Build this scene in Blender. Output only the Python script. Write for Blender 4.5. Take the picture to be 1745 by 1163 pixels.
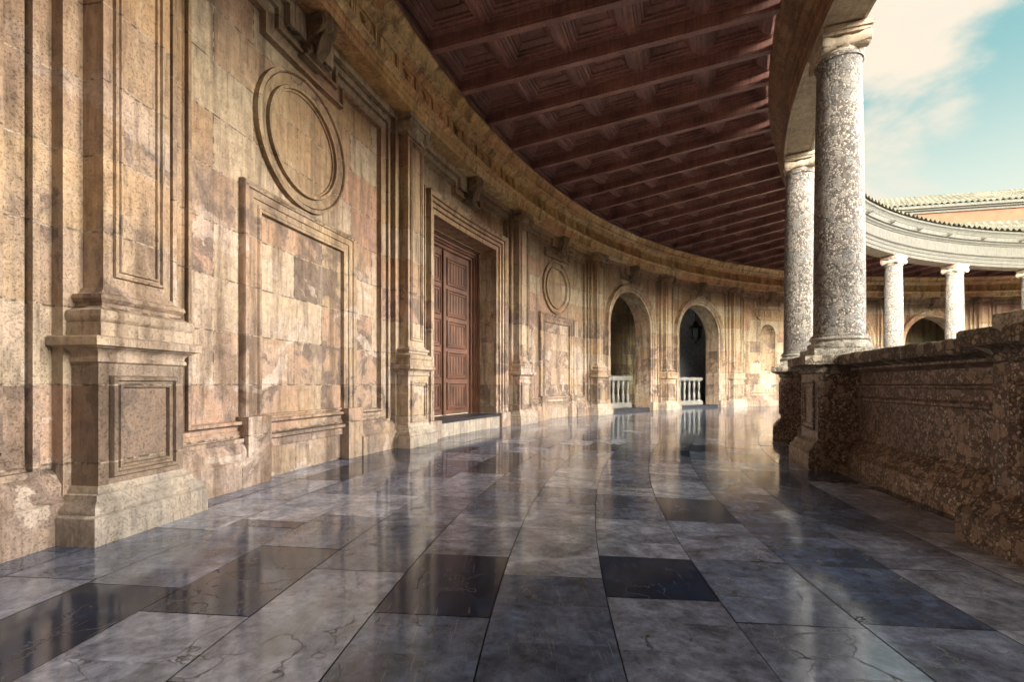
import bpy, bmesh, math, random
from mathutils import Vector
random.seed(7)
PI = math.pi
# ------------------------------------------------------------------ scene, camera, light
S = bpy.context.scene
for o in list(bpy.data.objects): bpy.data.objects.remove(o)
C = S.collection
BAY = math.radians(11.25)         # 32 bays round the circular court
T0 = -0.144                       # angle of pilaster number 0
RW = 21.10                        # wall face radius
RC = 15.46                        # column circle
cam = bpy.data.objects.new('camera', bpy.data.cameras.new('camera')); C.objects.link(cam)
cam.location = (18.247, 0, 0.905)
cam.rotation_euler = (PI/2, 0, -1.576 - PI/2)
cam.data.sensor_width = 36; cam.data.lens = 791.157/1745*36
cam.data.shift_y = (655.8-581.5)/1745
cam.data.clip_start = 0.05; cam.data.clip_end = 2000
S.camera = cam
S.view_settings.view_transform = 'Standard'; S.view_settings.look = 'None'
S.view_settings.gamma = 1; S.view_settings.exposure = EXPOSURE = 2.72
SUN_EL = math.radians(9.5); SUN_AZ = math.radians(180-5)      # direction angle in plan the sun stands at
sl = bpy.data.lights.new('sun', 'SUN'); sl.energy = 2.15; sl.angle = math.radians(30); sl.color = (1, .93, .83)
so = bpy.data.objects.new('sun', sl); C.objects.link(so); so.location = (0, 0, 40)
sd = Vector((math.cos(SUN_EL)*math.cos(SUN_AZ), math.cos(SUN_EL)*math.sin(SUN_AZ), math.sin(SUN_EL)))
so.rotation_euler = sd.to_track_quat('Z', 'Y').to_euler()

class NT:
    def __init__(s, tree): s.t = tree; s.n = tree.nodes; s.l = tree.links
    def new(s, typ, inp=None, **kw):
        n = s.n.new(typ)
        for k, v in kw.items(): setattr(n, k, v)
        if inp:
            for k, v in inp.items(): s.put(n.inputs[k], v)
        return n
    def put(s, sock, v):
        if isinstance(v, bpy.types.NodeSocket): s.l.new(v, sock)
        elif isinstance(v, (tuple, list)) and sock.type == 'RGBA' and len(v) == 3: sock.default_value = (*v, 1)
        else: sock.default_value = v
    def math(s, op, a, b=0.0, c=0.0, clamp=False):
        n = s.n.new('ShaderNodeMath'); n.operation = op; n.use_clamp = clamp
        s.put(n.inputs[0], a); s.put(n.inputs[1], b); s.put(n.inputs[2], c); return n.outputs[0]
    def mix(s, fac, a, b, mode='MIX'):
        n = s.n.new('ShaderNodeMix'); n.data_type = 'RGBA'; n.blend_type = mode; n.clamp_factor = True
        s.put(n.inputs[0], fac); s.put(n.inputs[6], a); s.put(n.inputs[7], b); return n.outputs[2]
    def ramp(s, fac, stops, interp='LINEAR'):
        n = s.n.new('ShaderNodeValToRGB'); s.put(n.inputs[0], fac); r = n.color_ramp; r.interpolation = interp
        while len(r.elements) < len(stops): r.elements.new(0.5)
        for e, (p, c) in zip(r.elements, stops):
            e.position = p; e.color = (c, c, c, 1) if not isinstance(c, tuple) else (*c, 1)
        return n.outputs[0]
    def noise(s, vec, scale, detail=4, rough=.55, dist=0.0):
        n = s.new('ShaderNodeTexNoise', {'Vector': vec, 'Scale': scale, 'Detail': detail, 'Roughness': rough, 'Distortion': dist}); return n.outputs['Fac']
    def vec(s, x, y, z): return s.new('ShaderNodeCombineXYZ', {0: x, 1: y, 2: z}).outputs[0]
    def scl(s, v, x, y, z): return s.new('ShaderNodeVectorMath', {0: v, 1: (x, y, z)}, operation='MULTIPLY').outputs[0]

W = bpy.data.worlds.new('World'); S.world = W; W.use_nodes = True
w = NT(W.node_tree); w.n.clear()
sky = w.new('ShaderNodeTexSky'); sky.sky_type = 'NISHITA'; sky.sun_disc = False
sky.sun_elevation = SUN_EL; sky.sun_rotation = PI/2 - SUN_AZ
sky.altitude = 700; sky.air_density = 1.0; sky.dust_density = .6; sky.ozone_density = 2.0
tc = w.new('ShaderNodeTexCoord').outputs['Generated']
sep = w.new('ShaderNodeSeparateXYZ', {0: tc})
# clouds on a high flat layer: direction projected on a plane
zz = w.math('ADD', w.math('MAXIMUM', sep.outputs[2], 0.0), 0.22)
cv = w.vec(w.math('ADD', sep.outputs[0], 15.43), w.math('ADD', sep.outputs[1], 8.27), w.math('ADD', w.math('MULTIPLY', sep.outputs[2], 1.7), 18.9))
cn = w.noise(cv, 3.4, 7, .56, .15)
nearc = w.new('ShaderNodeVectorMath', {0: tc, 1: (-.564, -.727, .392)}, operation='DOT_PRODUCT').outputs['Value']
cn = w.math('ADD', cn, w.math('MULTIPLY', w.ramp(nearc, [(.984, 0.0), (.998, 1.0)], 'EASE'), .13))
cn = w.math('ADD', cn, w.math('MULTIPLY', w.ramp(sep.outputs[2], [(.44, 0.0), (.56, 1.0)], 'EASE'), .24))
mask = w.ramp(cn, [(0.48, 0.0), (0.67, 1.0)], 'EASE')
cshade = w.ramp(w.noise(cv, 6.0, 5, .55), [(0.3, (2.9, 2.65, 2.25)), (0.7, (3.2, 2.8, 2.2))])
hor = w.ramp(sep.outputs[2], [(0.20, 1.0), (0.50, 0.0)], 'EASE')
teal = w.mix(.72, w.mix(1.0, sky.outputs[0], (.52, .78, .70), 'MULTIPLY'), (1.1, 2.0, 1.85))
skyc = w.mix(w.math('MULTIPLY', hor, .9), teal, (2.95, 3.0, 2.5))
skyc = w.mix(mask, skyc, cshade)
# fill light: strong glow added to the unseen sky to brighten the far walls
sky_fill = w.ramp(sep.outputs[1], [(0.08, 0.0), (0.6, 1.0)], 'EASE')
sky_fill = w.math('MULTIPLY', sky_fill, w.ramp(w.math('ADD', w.math('MULTIPLY', sep.outputs[0], .5), .5), [(.18, 0.0), (.36, 1.0)], 'EASE'))
sky_fill = w.math('MULTIPLY', sky_fill, w.ramp(sep.outputs[2], [(.42, 1.0), (.58, .12)]))
skyc = w.mix(sky_fill, skyc, (170.0, 160.0, 134.0))
bg = w.new('ShaderNodeBackground', {'Color': skyc, 'Strength': 0.05})
w.l.new(bg.outputs[0], w.new('ShaderNodeOutputWorld').inputs[0])

# ------------------------------------------------------------------ materials
def material(name):
    m = bpy.data.materials.new(name); m.use_nodes = True; t = NT(m.node_tree); t.n.clear()
    b = t.new('ShaderNodeBsdfPrincipled'); t.l.new(b.outputs[0], t.new('ShaderNodeOutputMaterial').inputs[0])
    return m, t, b
def ring_coords(t):
    """(arc length, height) unrolled from the wall cylinder, so that the courses run round the court"""
    p = t.new('ShaderNodeNewGeometry').outputs['Position']; q = t.new('ShaderNodeSeparateXYZ', {0: p})
    a = t.math('MULTIPLY', t.math('ARCTAN2', q.outputs[1], q.outputs[0]), -21.1)
    r = t.math('SQRT', t.math('ADD', t.math('POWER', q.outputs[0], 2.0), t.math('POWER', q.outputs[1], 2.0)))
    return p, q.outputs[2], t.math('ADD', a, r), r
def sandstone(name, bricks=1.02, tint=(1, 1, 1), dark=0.0, pale=0.0, low_amt=1.0):
    m, t, b = material(name)
    p, z, s, r = ring_coords(t)
    uv = t.vec(s, z, 0.0)
    wob = t.new('ShaderNodeTexNoise', {'Vector': p, 'Scale': 5.0, 'Detail': 4}).outputs['Color']
    uvw = t.new('ShaderNodeVectorMath', {0: t.scl(wob, .014, .014, 0), 1: uv}, operation='ADD').outputs[0]
    br = t.new('ShaderNodeTexBrick', {'Vector': uvw, 'Color1': (0, 0, 0), 'Color2': (1, 1, 1), 'Mortar': (.5, .5, .5), 'Scale': 1.0,
          'Mortar Size': .0058, 'Mortar Smooth': .1, 'Brick Width': bricks or 1.0, 'Row Height': .455})
    br.offset = .45
    bc = t.new('ShaderNodeSeparateColor', {0: br.outputs['Color']}).outputs[0]
    bb = bc if bricks else .5
    pb = t.new('ShaderNodeVectorMath', {0: p, 1: t.vec(t.math('MULTIPLY', bb, 31.0), t.math('MULTIPLY', bb, 17.0), t.math('MULTIPLY', bb, 53.0))}, operation='ADD').outputs[0]
    n1 = t.noise(p, .6, 5, .6, .4); n2 = t.noise(pb, 2.1, 7, .66, .5); n3 = t.noise(p, 11, 7, .72, .3)
    st = t.noise(t.scl(pb, 24, 24, 2.2), 1.0, 6, .62, .3); run = t.noise(t.scl(p, 5, 5, .5), 1.0, 5, .6, .4)
    n4 = t.noise(p, 70, 4, .75)
    low = t.math('SUBTRACT', 1.0, t.math('DIVIDE', z, 3.4), clamp=True); low = t.math('MULTIPLY', low, low_amt)
    col = t.ramp(n1, [(.3, (.42, .225, .13)), (.5, (.50, .33, .17)), (.68, (.55, .42, .25))])
    # every block has a tone of its own
    col = t.mix(t.ramp(bb, [(.60, 0.0), (.62, .55), (.8, .55), (.82, 0.0)]), col, (.52, .29, .20))
    col = t.mix(t.ramp(bb, [(.10, .55), (.24, .5), (.26, 0.0)]), col, (.60, .50, .36))
    col = t.mix(t.ramp(bb, [(.38, 0.0), (.40, .5), (.50, .5), (.52, 0.0)]), col, (.33, .225, .15))
    col = t.mix(t.math('MULTIPLY', low, t.ramp(n2, [(.40, .35), (.55, .9)])), col, (.56, .43, .36))
    # dark weather crust with ragged edges, mostly low on the wall
    cr = t.math('ADD', t.math('MULTIPLY', n2, .62), t.math('ADD', t.math('MULTIPLY', bb, .16), t.math('ADD', t.math('MULTIPLY', n3, .22), t.math('MULTIPLY', st, .14))))
    col = t.mix(t.math('MULTIPLY', t.ramp(cr, [(.588, 0.0), (.628, .9)]), t.math('MULTIPLY', t.ramp(t.math('DIVIDE', z, 4.0), [(.0, .55), (.18, 1.0), (.62, .95), (.75, .22), (1.0, .15)]), 1.0 if low_amt else .2)), col, t.mix(n3, (.10, .07, .06), (.25, .18, .14)))
    pl = t.math('MULTIPLY', t.ramp(t.noise(p, 1.5, 5, .6, .8), [(.585, 0.0), (.60, 1.0)]), t.math('MULTIPLY', low, 1.6, clamp=True))
    col = t.mix(t.math('MULTIPLY', pl, .75), col, (.68, .55, .46))
    col = t.mix(t.ramp(run, [(.49, 0.0), (.66, .75)]), col, (.16, .10, .06))
    col = t.mix(t.ramp(run, [(.28, .45), (.42, 0.0)]), col, (.66, .54, .38))
    if dark: col = t.mix(t.math('MULTIPLY', t.ramp(n2, [(.35, 1.0), (.75, .45)]), dark), col, (.12, .085, .06))
    if pale: col = t.mix(pale, col, (.66, .62, .54))
    col = t.mix(1.0, col, t.ramp(st, [(.26, .5), (.47, 1.0), (.60, 1.06), (.74, 1.3)]), 'MULTIPLY')
    col = t.mix(1.0, col, t.ramp(n3, [(.30, .66), (.50, 1.0), (.70, 1.25)]), 'MULTIPLY')
    col = t.mix(.3, col, t.ramp(n4, [(.31, .35), (.38, 1.0)]), 'MULTIPLY')
    if bricks: col = t.mix(t.math('MULTIPLY', br.outputs['Fac'], .8), col, t.mix(t.ramp(n3, [(.45, 0.0), (.55, 1.0)]), (.10, .06, .04), (.55, .45, .34)))
    col = t.mix(1.0, col, tuple(.80*x for x in tint), 'MULTIPLY')
    h = t.math('ADD', t.math('MULTIPLY', n3, .5), t.math('MULTIPLY', t.ramp(n4, [(.3, 0.0), (.45, 1.0)]), .2))
    h = t.math('ADD', h, t.math('ADD', t.math('MULTIPLY', n2, .4), t.math('MULTIPLY', st, .28)))
    if bricks: h = t.math('SUBTRACT', h, t.math('MULTIPLY', br.outputs['Fac'], 1.2))
    bp = t.new('ShaderNodeBump', {'Height': h, 'Strength': .9, 'Distance': .024})
    t.put(b.inputs['Base Color'], col); b.inputs['Roughness'].default_value = .78
    t.put(b.inputs['Normal'], bp.outputs[0]); return m
def breccia(name, matrix, pebbles, scale, rough=.5, bump=.5, pit=.5):
    """pudding stone: pebbles of many tones in a dark matrix"""
    m, t, b = material(name)
    p = t.new('ShaderNodeNewGeometry').outputs['Position']
    wob = t.new('ShaderNodeTexNoise', {'Vector': p, 'Scale': 7.0, 'Detail': 3}).outputs['Color']
    pw = t.new('ShaderNodeVectorMath', {0: t.scl(wob, *[.45/scale]*3), 1: t.scl(p, 1, 1, .8)}, operation='ADD').outputs[0]
    v1 = t.new('ShaderNodeTexVoronoi', {'Vector': pw, 'Scale': scale}); v1e = t.new('ShaderNodeTexVoronoi', {'Vector': pw, 'Scale': scale}, feature='DISTANCE_TO_EDGE')
    v2 = t.new('ShaderNodeTexVoronoi', {'Vector': pw, 'Scale': scale*3.1}); v2e = t.new('ShaderNodeTexVoronoi', {'Vector': pw, 'Scale': scale*3.1}, feature='DISTANCE_TO_EDGE')
    g1 = t.math('MULTIPLY', t.new('ShaderNodeSeparateColor', {0: v1.outputs['Color']}).outputs[0], 1.0)
    g2 = t.math('MULTIPLY', t.new('ShaderNodeSeparateColor', {0: v2.outputs['Color']}).outputs[1], 1.0)
    c1 = t.ramp(g1, [(i/(len(pebbles)-1), c) for i, c in enumerate(pebbles)])
    c2 = t.ramp(g2, [(i/(len(pebbles)-1), c) for i, c in enumerate(pebbles[::-1])])
    e2 = t.ramp(v2e.outputs[0], [(.02, 0.0), (.16, 1.0)])
    small = t.mix(t.math('MULTIPLY', e2, t.ramp(g2, [(.25, .25), (.5, 1.0)])), matrix, c2)
    pick = t.math('MULTIPLY', t.ramp(g1, [(.68, 0.0), (.70, 1.0)], 'CONSTANT'), t.ramp(v1e.outputs[0], [(.03, 0.0), (.07, 1.0)]))
    col = t.mix(pick, small, c1)
    n3 = t.noise(p, 38, 5, .7); big = t.noise(p, 1.3, 5, .6)
    col = t.mix(1.0, col, t.ramp(n3, [(.32, .5), (.5, 1.0), (.8, 1.25)]), 'MULTIPLY')
    col = t.mix(1.0, col, t.ramp(big, [(.3, .6), (.7, 1.2)]), 'MULTIPLY')
    holes = t.ramp(t.noise(p, 24, 3, .6), [(.33, 1.0), (.40, 0.0)])
    col = t.mix(t.math('MULTIPLY', holes, pit), col, (.03, .022, .018))
    h = t.math('ADD', t.math('MULTIPLY', e2, .5), t.math('MULTIPLY', n3, .5)); h = t.math('SUBTRACT', h, holes); h = t.math('ADD', h, t.math('MULTIPLY', pick, .3))
    bp = t.new('ShaderNodeBump', {'Height': h, 'Strength': bump, 'Distance': .02})
    t.put(b.inputs['Base Color'], col); b.inputs['Roughness'].default_value = rough; t.put(b.inputs['Normal'], bp.outputs[0]); return m
def wood(name, c0, c1, rough=.45):
    m, t, b = material(name)
    p = t.new('ShaderNodeNewGeometry').outputs['Position']
    n = t.noise(t.scl(p, 30, 30, 3), 1.0, 5, .65, .5); k = t.noise(p, 2.2, 4, .6); q = t.noise(p, 30, 4, .7)
    col = t.mix(n, c0, c1); col = t.mix(1.0, col, t.ramp(k, [(.3, .6), (.7, 1.4)]), 'MULTIPLY')
    bp = t.new('ShaderNodeBump', {'Height': t.math('ADD', n, q), 'Strength': .5, 'Distance': .006})
    t.put(b.inputs['Base Color'], col); t.put(b.inputs['Roughness'], t.math('ADD', t.math('MULTIPLY', q, .3), rough-.15)); t.put(b.inputs['Normal'], bp.outputs[0]); return m
def marble_floor():
    m, t, b = material('polished grey marble slabs')
    p = t.new('ShaderNodeNewGeometry').outputs['Position']
    at = t.new('ShaderNodeAttribute', attribute_name='tone').outputs
    sc = t.new('ShaderNodeSeparateColor', {0: at['Color']}); tone = sc.outputs[0]; warm = sc.outputs[1]; sh = sc.outputs[2]
    off = t.vec(t.math('MULTIPLY', tone, 37.0), t.math('MULTIPLY', warm, 21.0), t.math('MULTIPLY', sh, 9.0))
    pp = t.new('ShaderNodeVectorMath', {0: p, 1: off}, operation='ADD').outputs[0]
    cloud = t.noise(pp, 3.2, 8, .68, .9); fine = t.noise(pp, 17, 6, .72, .4)
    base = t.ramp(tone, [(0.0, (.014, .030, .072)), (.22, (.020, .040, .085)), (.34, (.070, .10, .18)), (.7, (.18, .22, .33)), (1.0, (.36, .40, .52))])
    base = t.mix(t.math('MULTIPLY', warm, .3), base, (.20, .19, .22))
    col = t.mix(1.0, base, t.ramp(cloud, [(.32, .42), (.5, 1.0), (.66, 1.75)]), 'MULTIPLY')
    col = t.mix(1.0, col, t.ramp(fine, [(.32, .55), (.5, 1.0), (.72, 1.5)]), 'MULTIPLY')
    # veins and cracks
    wv = t.new('ShaderNodeVectorMath', {0: t.scl(t.new('ShaderNodeTexNoise', {'Vector': pp, 'Scale': 2.3, 'Detail': 5}).outputs['Color'], .9, .9, .9), 1: pp}, operation='ADD').outputs[0]
    ve = t.new('ShaderNodeTexVoronoi', {'Vector': wv, 'Scale': 2.4}, feature='DISTANCE_TO_EDGE').outputs[0]
    crack = t.math('MULTIPLY', t.ramp(ve, [(.0, 1.0), (.014, 0.0)]), t.ramp(t.noise(pp, 1.9, 2, .5), [(.46, 0.0), (.56, 1.0)]))
    vein = t.math('MULTIPLY', t.ramp(t.new('ShaderNodeTexVoronoi', {'Vector': t.scl(wv, 1.3, 1.0, 1), 'Scale': 5.2}, feature='DISTANCE_TO_EDGE').outputs[0], [(.0, 1.0), (.02, 0.0)]), t.ramp(t.noise(pp, 4.1, 2, .5), [(.52, 0.0), (.60, .8)]))
    col = t.mix(crack, col, (.012, .012, .016)); col = t.mix(t.math('MULTIPLY', vein, .35), col, (.36, .34, .33))
    scr = t.noise(t.scl(pp, 120, 5, 1), 1.0, 3, .5); scr = t.math('MULTIPLY', t.ramp(scr, [(.635, 0.0), (.665, 1.0)]), t.ramp(t.noise(pp, 2.0, 2), [(.46, 0.0), (.60, .32)]))
    col = t.mix(scr, col, (.4, .38, .36))
    dirt = t.ramp(t.noise(pp, 75, 3, .6), [(.66, 0.0), (.72, .7)]); col = t.mix(dirt, col, (.02, .02, .025))
    rg = t.math('ADD', t.math('MULTIPLY', t.ramp(cloud, [(.3, 1.0), (.65, 0.0)]), .10), t.math('ADD', t.math('MULTIPLY', fine, .10), .0))
    rg = t.math('ADD', rg, t.math('MULTIPLY', crack, .4))
    h = t.math('SUBTRACT', t.math('ADD', t.math('MULTIPLY', fine, .25), t.math('MULTIPLY', t.noise(p, 2.2, 2, .4), 1.0)), crack)
    bp = t.new('ShaderNodeBump', {'Height': h, 'Strength': .13, 'Distance': .006})
    t.put(b.inputs['Base Color'], col); t.put(b.inputs['Roughness'], rg); t.put(b.inputs['Normal'], bp.outputs[0])
    b.inputs['IOR'].default_value = 2.1; b.inputs['Specular Tint'].default_value = (.66, .82, 1.0, 1)
    return m
def plain(name, col, rough=.7, metal=0.0, bump=.3, scale=20, var=.35):
    m, t, b = material(name)
    p = t.new('ShaderNodeNewGeometry').outputs['Position']
    n = t.noise(p, scale, 6, .65); k = t.noise(p, scale*.12, 4, .6)
    c = t.mix(1.0, col, t.ramp(n, [(.3, 1-var), (.7, 1+var)]), 'MULTIPLY'); c = t.mix(1.0, c, t.ramp(k, [(.3, 1-var), (.7, 1+var*.7)]), 'MULTIPLY')
    bp = t.new('ShaderNodeBump', {'Height': n, 'Strength': bump, 'Distance': .01})
    t.put(b.inputs['Base Color'], c); b.inputs['Roughness'].default_value = rough; b.inputs['Metallic'].default_value = metal; t.put(b.inputs['Normal'], bp.outputs[0]); return m
M_WALL = sandstone('weathered golden ashlar')
M_TRIM = sandstone('carved golden sandstone', bricks=2.9)
M_ENT = sandstone('sandstone of the entablature', bricks=1.6, tint=(1.5, 1.38, 1.05), low_amt=0)
M_CONS = sandstone('blackened sandstone', bricks=0, dark=.25)
M_SOFF = sandstone('grey soffit stone', bricks=1.3, pale=.6, tint=(.85, .84, .78), low_amt=0)
M_STAIN = sandstone('brown stained sandstone', bricks=2.9, dark=.62)
M_PALE = sandstone('pale lime washed stone', bricks=2.9, pale=.4)
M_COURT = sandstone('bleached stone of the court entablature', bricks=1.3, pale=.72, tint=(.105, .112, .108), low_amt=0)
M_ENTIN = sandstone('dark brown entablature face', bricks=1.6, dark=.9, tint=(1.35, 1.12, .98), low_amt=0)  # stone mixed strongly towards dark brown
M_COL = breccia('grey breccia', (.09, .07, .06), [(.48, .43, .38), (.28, .24, .21), (.42, .39, .35), (.17, .165, .165), (.32, .28, .25)], 13.5, .55, .6, .6)
M_CBASE = breccia('bleached breccia', (.30, .27, .23), [(.62, .58, .52), (.45, .41, .36), (.66, .62, .56)], 16, .6, .8, .55)
M_PAR = breccia('red breccia', (.06, .036, .028), [(.42, .31, .25), (.22, .15, .12), (.62, .54, .46), (.15, .10, .085), (.38, .28, .22), (.27, .20, .17)], 18, .38, .28, .3)
M_COPE = breccia('lichen stained breccia', (.07, .055, .04), [(.40, .33, .25), (.20, .15, .12), (.52, .45, .36)], 14, .6, .6, .6)
M_FLOOR = marble_floor()
M_JOINT = plain('dark floor bedding', (.02, .018, .017), .9)
M_WOODC = wood('dark ceiling timber', (.04, .018, .016), (.44, .225, .19), .36)
M_DOOR = wood('walnut door timber', (.035, .015, .010), (.25, .11, .062), .5)
M_MARB = plain('white marble', (.27, .265, .25), .45, var=.2)
M_HALL = plain('dim hall masonry', (.42, .46, .54), .85, scale=6)  # cool colour stands in for the shade inside the hall
M_HALLG = sandstone('greenish hall ashlar', bricks=.9, tint=(.8, .84, .72), low_amt=.3)
M_IRON = plain('black iron', (.02, .02, .02), .5, .8)
M_TILE = plain('lichened clay tiles', (.07, .064, .046), .85, scale=9, var=.55)
M_PLAST = plain('ochre plaster', (.095, .034, .016), .9, scale=3, var=.25)
M_GRAV = plain('pale court paving', (.42, .37, .30), .9, scale=3)
M_SLATE = plain('dark slate', (.03, .035, .05), .3, scale=10)

# ------------------------------------------------------------------ geometry helpers
def P(s, z, r, R=RW):
    a = T0 - s/R
    return (r*math.cos(a), r*math.sin(a), z)
class MB:
    def __init__(m): m.v = []; m.f = []; m.tone = []
    def face(m, pts):
        i = len(m.v); m.v += pts; m.f.append(tuple(range(i, i+len(pts))))
    def grid(m, fn, nu, nv):
        b = len(m.v)
        for i in range(nu+1):
            for j in range(nv+1): m.v.append(fn(i/nu, j/nv))
        for i in range(nu):
            for j in range(nv):
                a = b+i*(nv+1)+j; m.f.append((a, a+1, a+nv+2, a+nv+1))
    def rings(m, rings, closed=True, caps=True):
        """join point rings (all the same length) into a skin"""
        b = len(m.v); n = len(rings[0])
        for r in rings: m.v += r
        for i in range(len(rings)-1):
            for j in range(n if closed else n-1):
                k = (j+1) % n; m.f.append((b+i*n+j, b+i*n+k, b+(i+1)*n+k, b+(i+1)*n+j))
        if caps and closed: m.f.append(tuple(range(b, b+n))); m.f.append(tuple(range(b+(len(rings)-1)*n, b+len(rings)*n)))
    def box(m, s0, s1, z0, z1, r0, r1, R=RW, step=.3):
        n = max(1, int(math.ceil((s1-s0)/step)))
        m.rings([[P(s, z0, r0, R), P(s, z0, r1, R), P(s, z1, r1, R), P(s, z1, r0, R)] for s in [s0+(s1-s0)*i/n for i in range(n+1)]])
    def arc(m, prof, s0, s1, R=RW, step=.3, closed=False, caps=False):
        n = max(1, int(math.ceil((s1-s0)/step)))
        m.rings([[P(s, z, r, R) for r, z in prof] for s in [s0+(s1-s0)*i/n for i in range(n+1)]], closed, caps)
    def frame(m, path, prof, closed=True, R=RW, step=.3):
        """mitred moulding: path in (s, z), prof [(inset to the left of travel, projection)]"""
        pts = []; N = len(path)
        for i in range(N if closed else N-1):
            a = path[i]; c = path[(i+1) % N]; k = max(1, int(math.ceil(abs(a[0]-c[0])/step)))
            for j in range(k): pts.append((a[0]+(c[0]-a[0])*j/k, a[1]+(c[1]-a[1])*j/k))
        if not closed: pts.append(path[-1])
        n = len(pts); rs = []
        for i, q in enumerate(pts):
            a = pts[(i-1) % n] if (closed or i > 0) else None; c = pts[(i+1) % n] if (closed or i < n-1) else None
            d = []
            if a: d.append(Vector((q[0]-a[0], q[1]-a[1])).normalized())
            if c: d.append(Vector((c[0]-q[0], c[1]-q[1])).normalized())
            ns = [Vector((-x.y, x.x)) for x in d]
            if len(ns) == 2:
                mt = (ns[0]+ns[1]); mt = mt/max(.2, mt.dot(ns[0])) if mt.length > 1e-4 else ns[0]
            else: mt = ns[0]
            rs.append([P(q[0]+mt.x*o, q[1]+mt.y*o, R-dd, R) for o, dd in prof])
        if closed: rs.append(rs[0])
        m.rings(rs, False, False)
    def tube(m, pts, rad, n=6):
        rs = []; pts = [Vector(p) for p in pts]
        for i, q in enumerate(pts):
            t = (pts[min(i+1, len(pts)-1)]-pts[max(i-1, 0)]).normalized()
            a = t.orthogonal().normalized() if i == 0 else (pa - t*pa.dot(t)).normalized(); pa = a; b = t.cross(a)
            rr = rad[i] if isinstance(rad, list) else rad
            rs.append([tuple(q+(a*math.cos(2*PI*k/n)+b*math.sin(2*PI*k/n))*rr) for k in range(n)])
        m.rings(rs)
    def lathe(m, prof, c=(0, 0, 0), n=40, caps=True):
        m.rings([[(c[0]+r*math.cos(2*PI*k/n), c[1]+r*math.sin(2*PI*k/n), c[2]+z) for k in range(n)] for r, z in prof], True, caps)
    def cbox(m, x0, x1, y0, y1, z0, z1):
        m.rings([[(x0, y0, z), (x1, y0, z), (x1, y1, z), (x0, y1, z)] for z in (z0, z1)])
def build(mb, name, mat, parent=None, rot=0.0, smooth=40, loc=None, merge=True):
    me = bpy.data.meshes.new(name); me.from_pydata(mb.v, [], mb.f)
    if merge:
        bm = bmesh.new(); bm.from_mesh(me); bmesh.ops.remove_doubles(bm, verts=bm.verts, dist=1e-5)
        bmesh.ops.recalc_face_normals(bm, faces=bm.faces); bm.to_mesh(me); bm.free()
    me.materials.append(mat)
    if smooth:
        me.polygons.foreach_set('use_smooth', [True]*len(me.polygons)); me.set_sharp_from_angle(angle=math.radians(smooth))
    o = bpy.data.objects.new(name, me); C.objects.link(o)
    if parent: o.parent = parent
    o.rotation_euler.z = rot
    if loc: o.location = loc
    return o
def empty(name, label=None, cat=None, loc=(0, 0, 0), rot=0.0, group=None):
    o = bpy.data.objects.new(name, None); C.objects.link(o); o.location = loc; o.rotation_euler.z = rot; o.empty_display_size = .2
    if label: tag(o, label, cat, group)
    return o
def tag(o, label, cat, group=None):
    o['label'] = label; o['category'] = cat
    if group: o['group'] = group
def copy_tree(o, parent=None, rot=None):
    c = o.copy(); C.objects.link(c); c.parent = parent if parent else o.parent
    if rot is not None: c.rotation_euler.z = rot
    for ch in list(o.children):
        d = ch.copy(); C.objects.link(d); d.parent = c
        for g in list(ch.children):
            e = g.copy(); C.objects.link(e); e.parent = d
    return c
HB = BAY*RW/2                     # half a bay along the wall
def rot(u): return -u*BAY

# ------------------------------------------------------------------ the ground far below and the lower drum
g = MB(); g.lathe([(0.01, -6.3), (14.9, -6.3)], n=96, caps=False)
o = build(g, 'courtyard_ground', M_GRAV); o['kind'] = 'structure'
g = MB(); g.lathe([(15.2, -6.3), (15.2, -.3), (15.05, -.28), (15.05, -.05), (15.3, -.05)], n=128, caps=False)
o = build(g, 'lower_storey', M_COURT); o['kind'] = 'structure'
g = MB(); g.lathe([(0.01, -6.6), (600, -6.6)], n=48, caps=False)
o = build(g, 'ground', M_GRAV); o['kind'] = 'structure'

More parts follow.
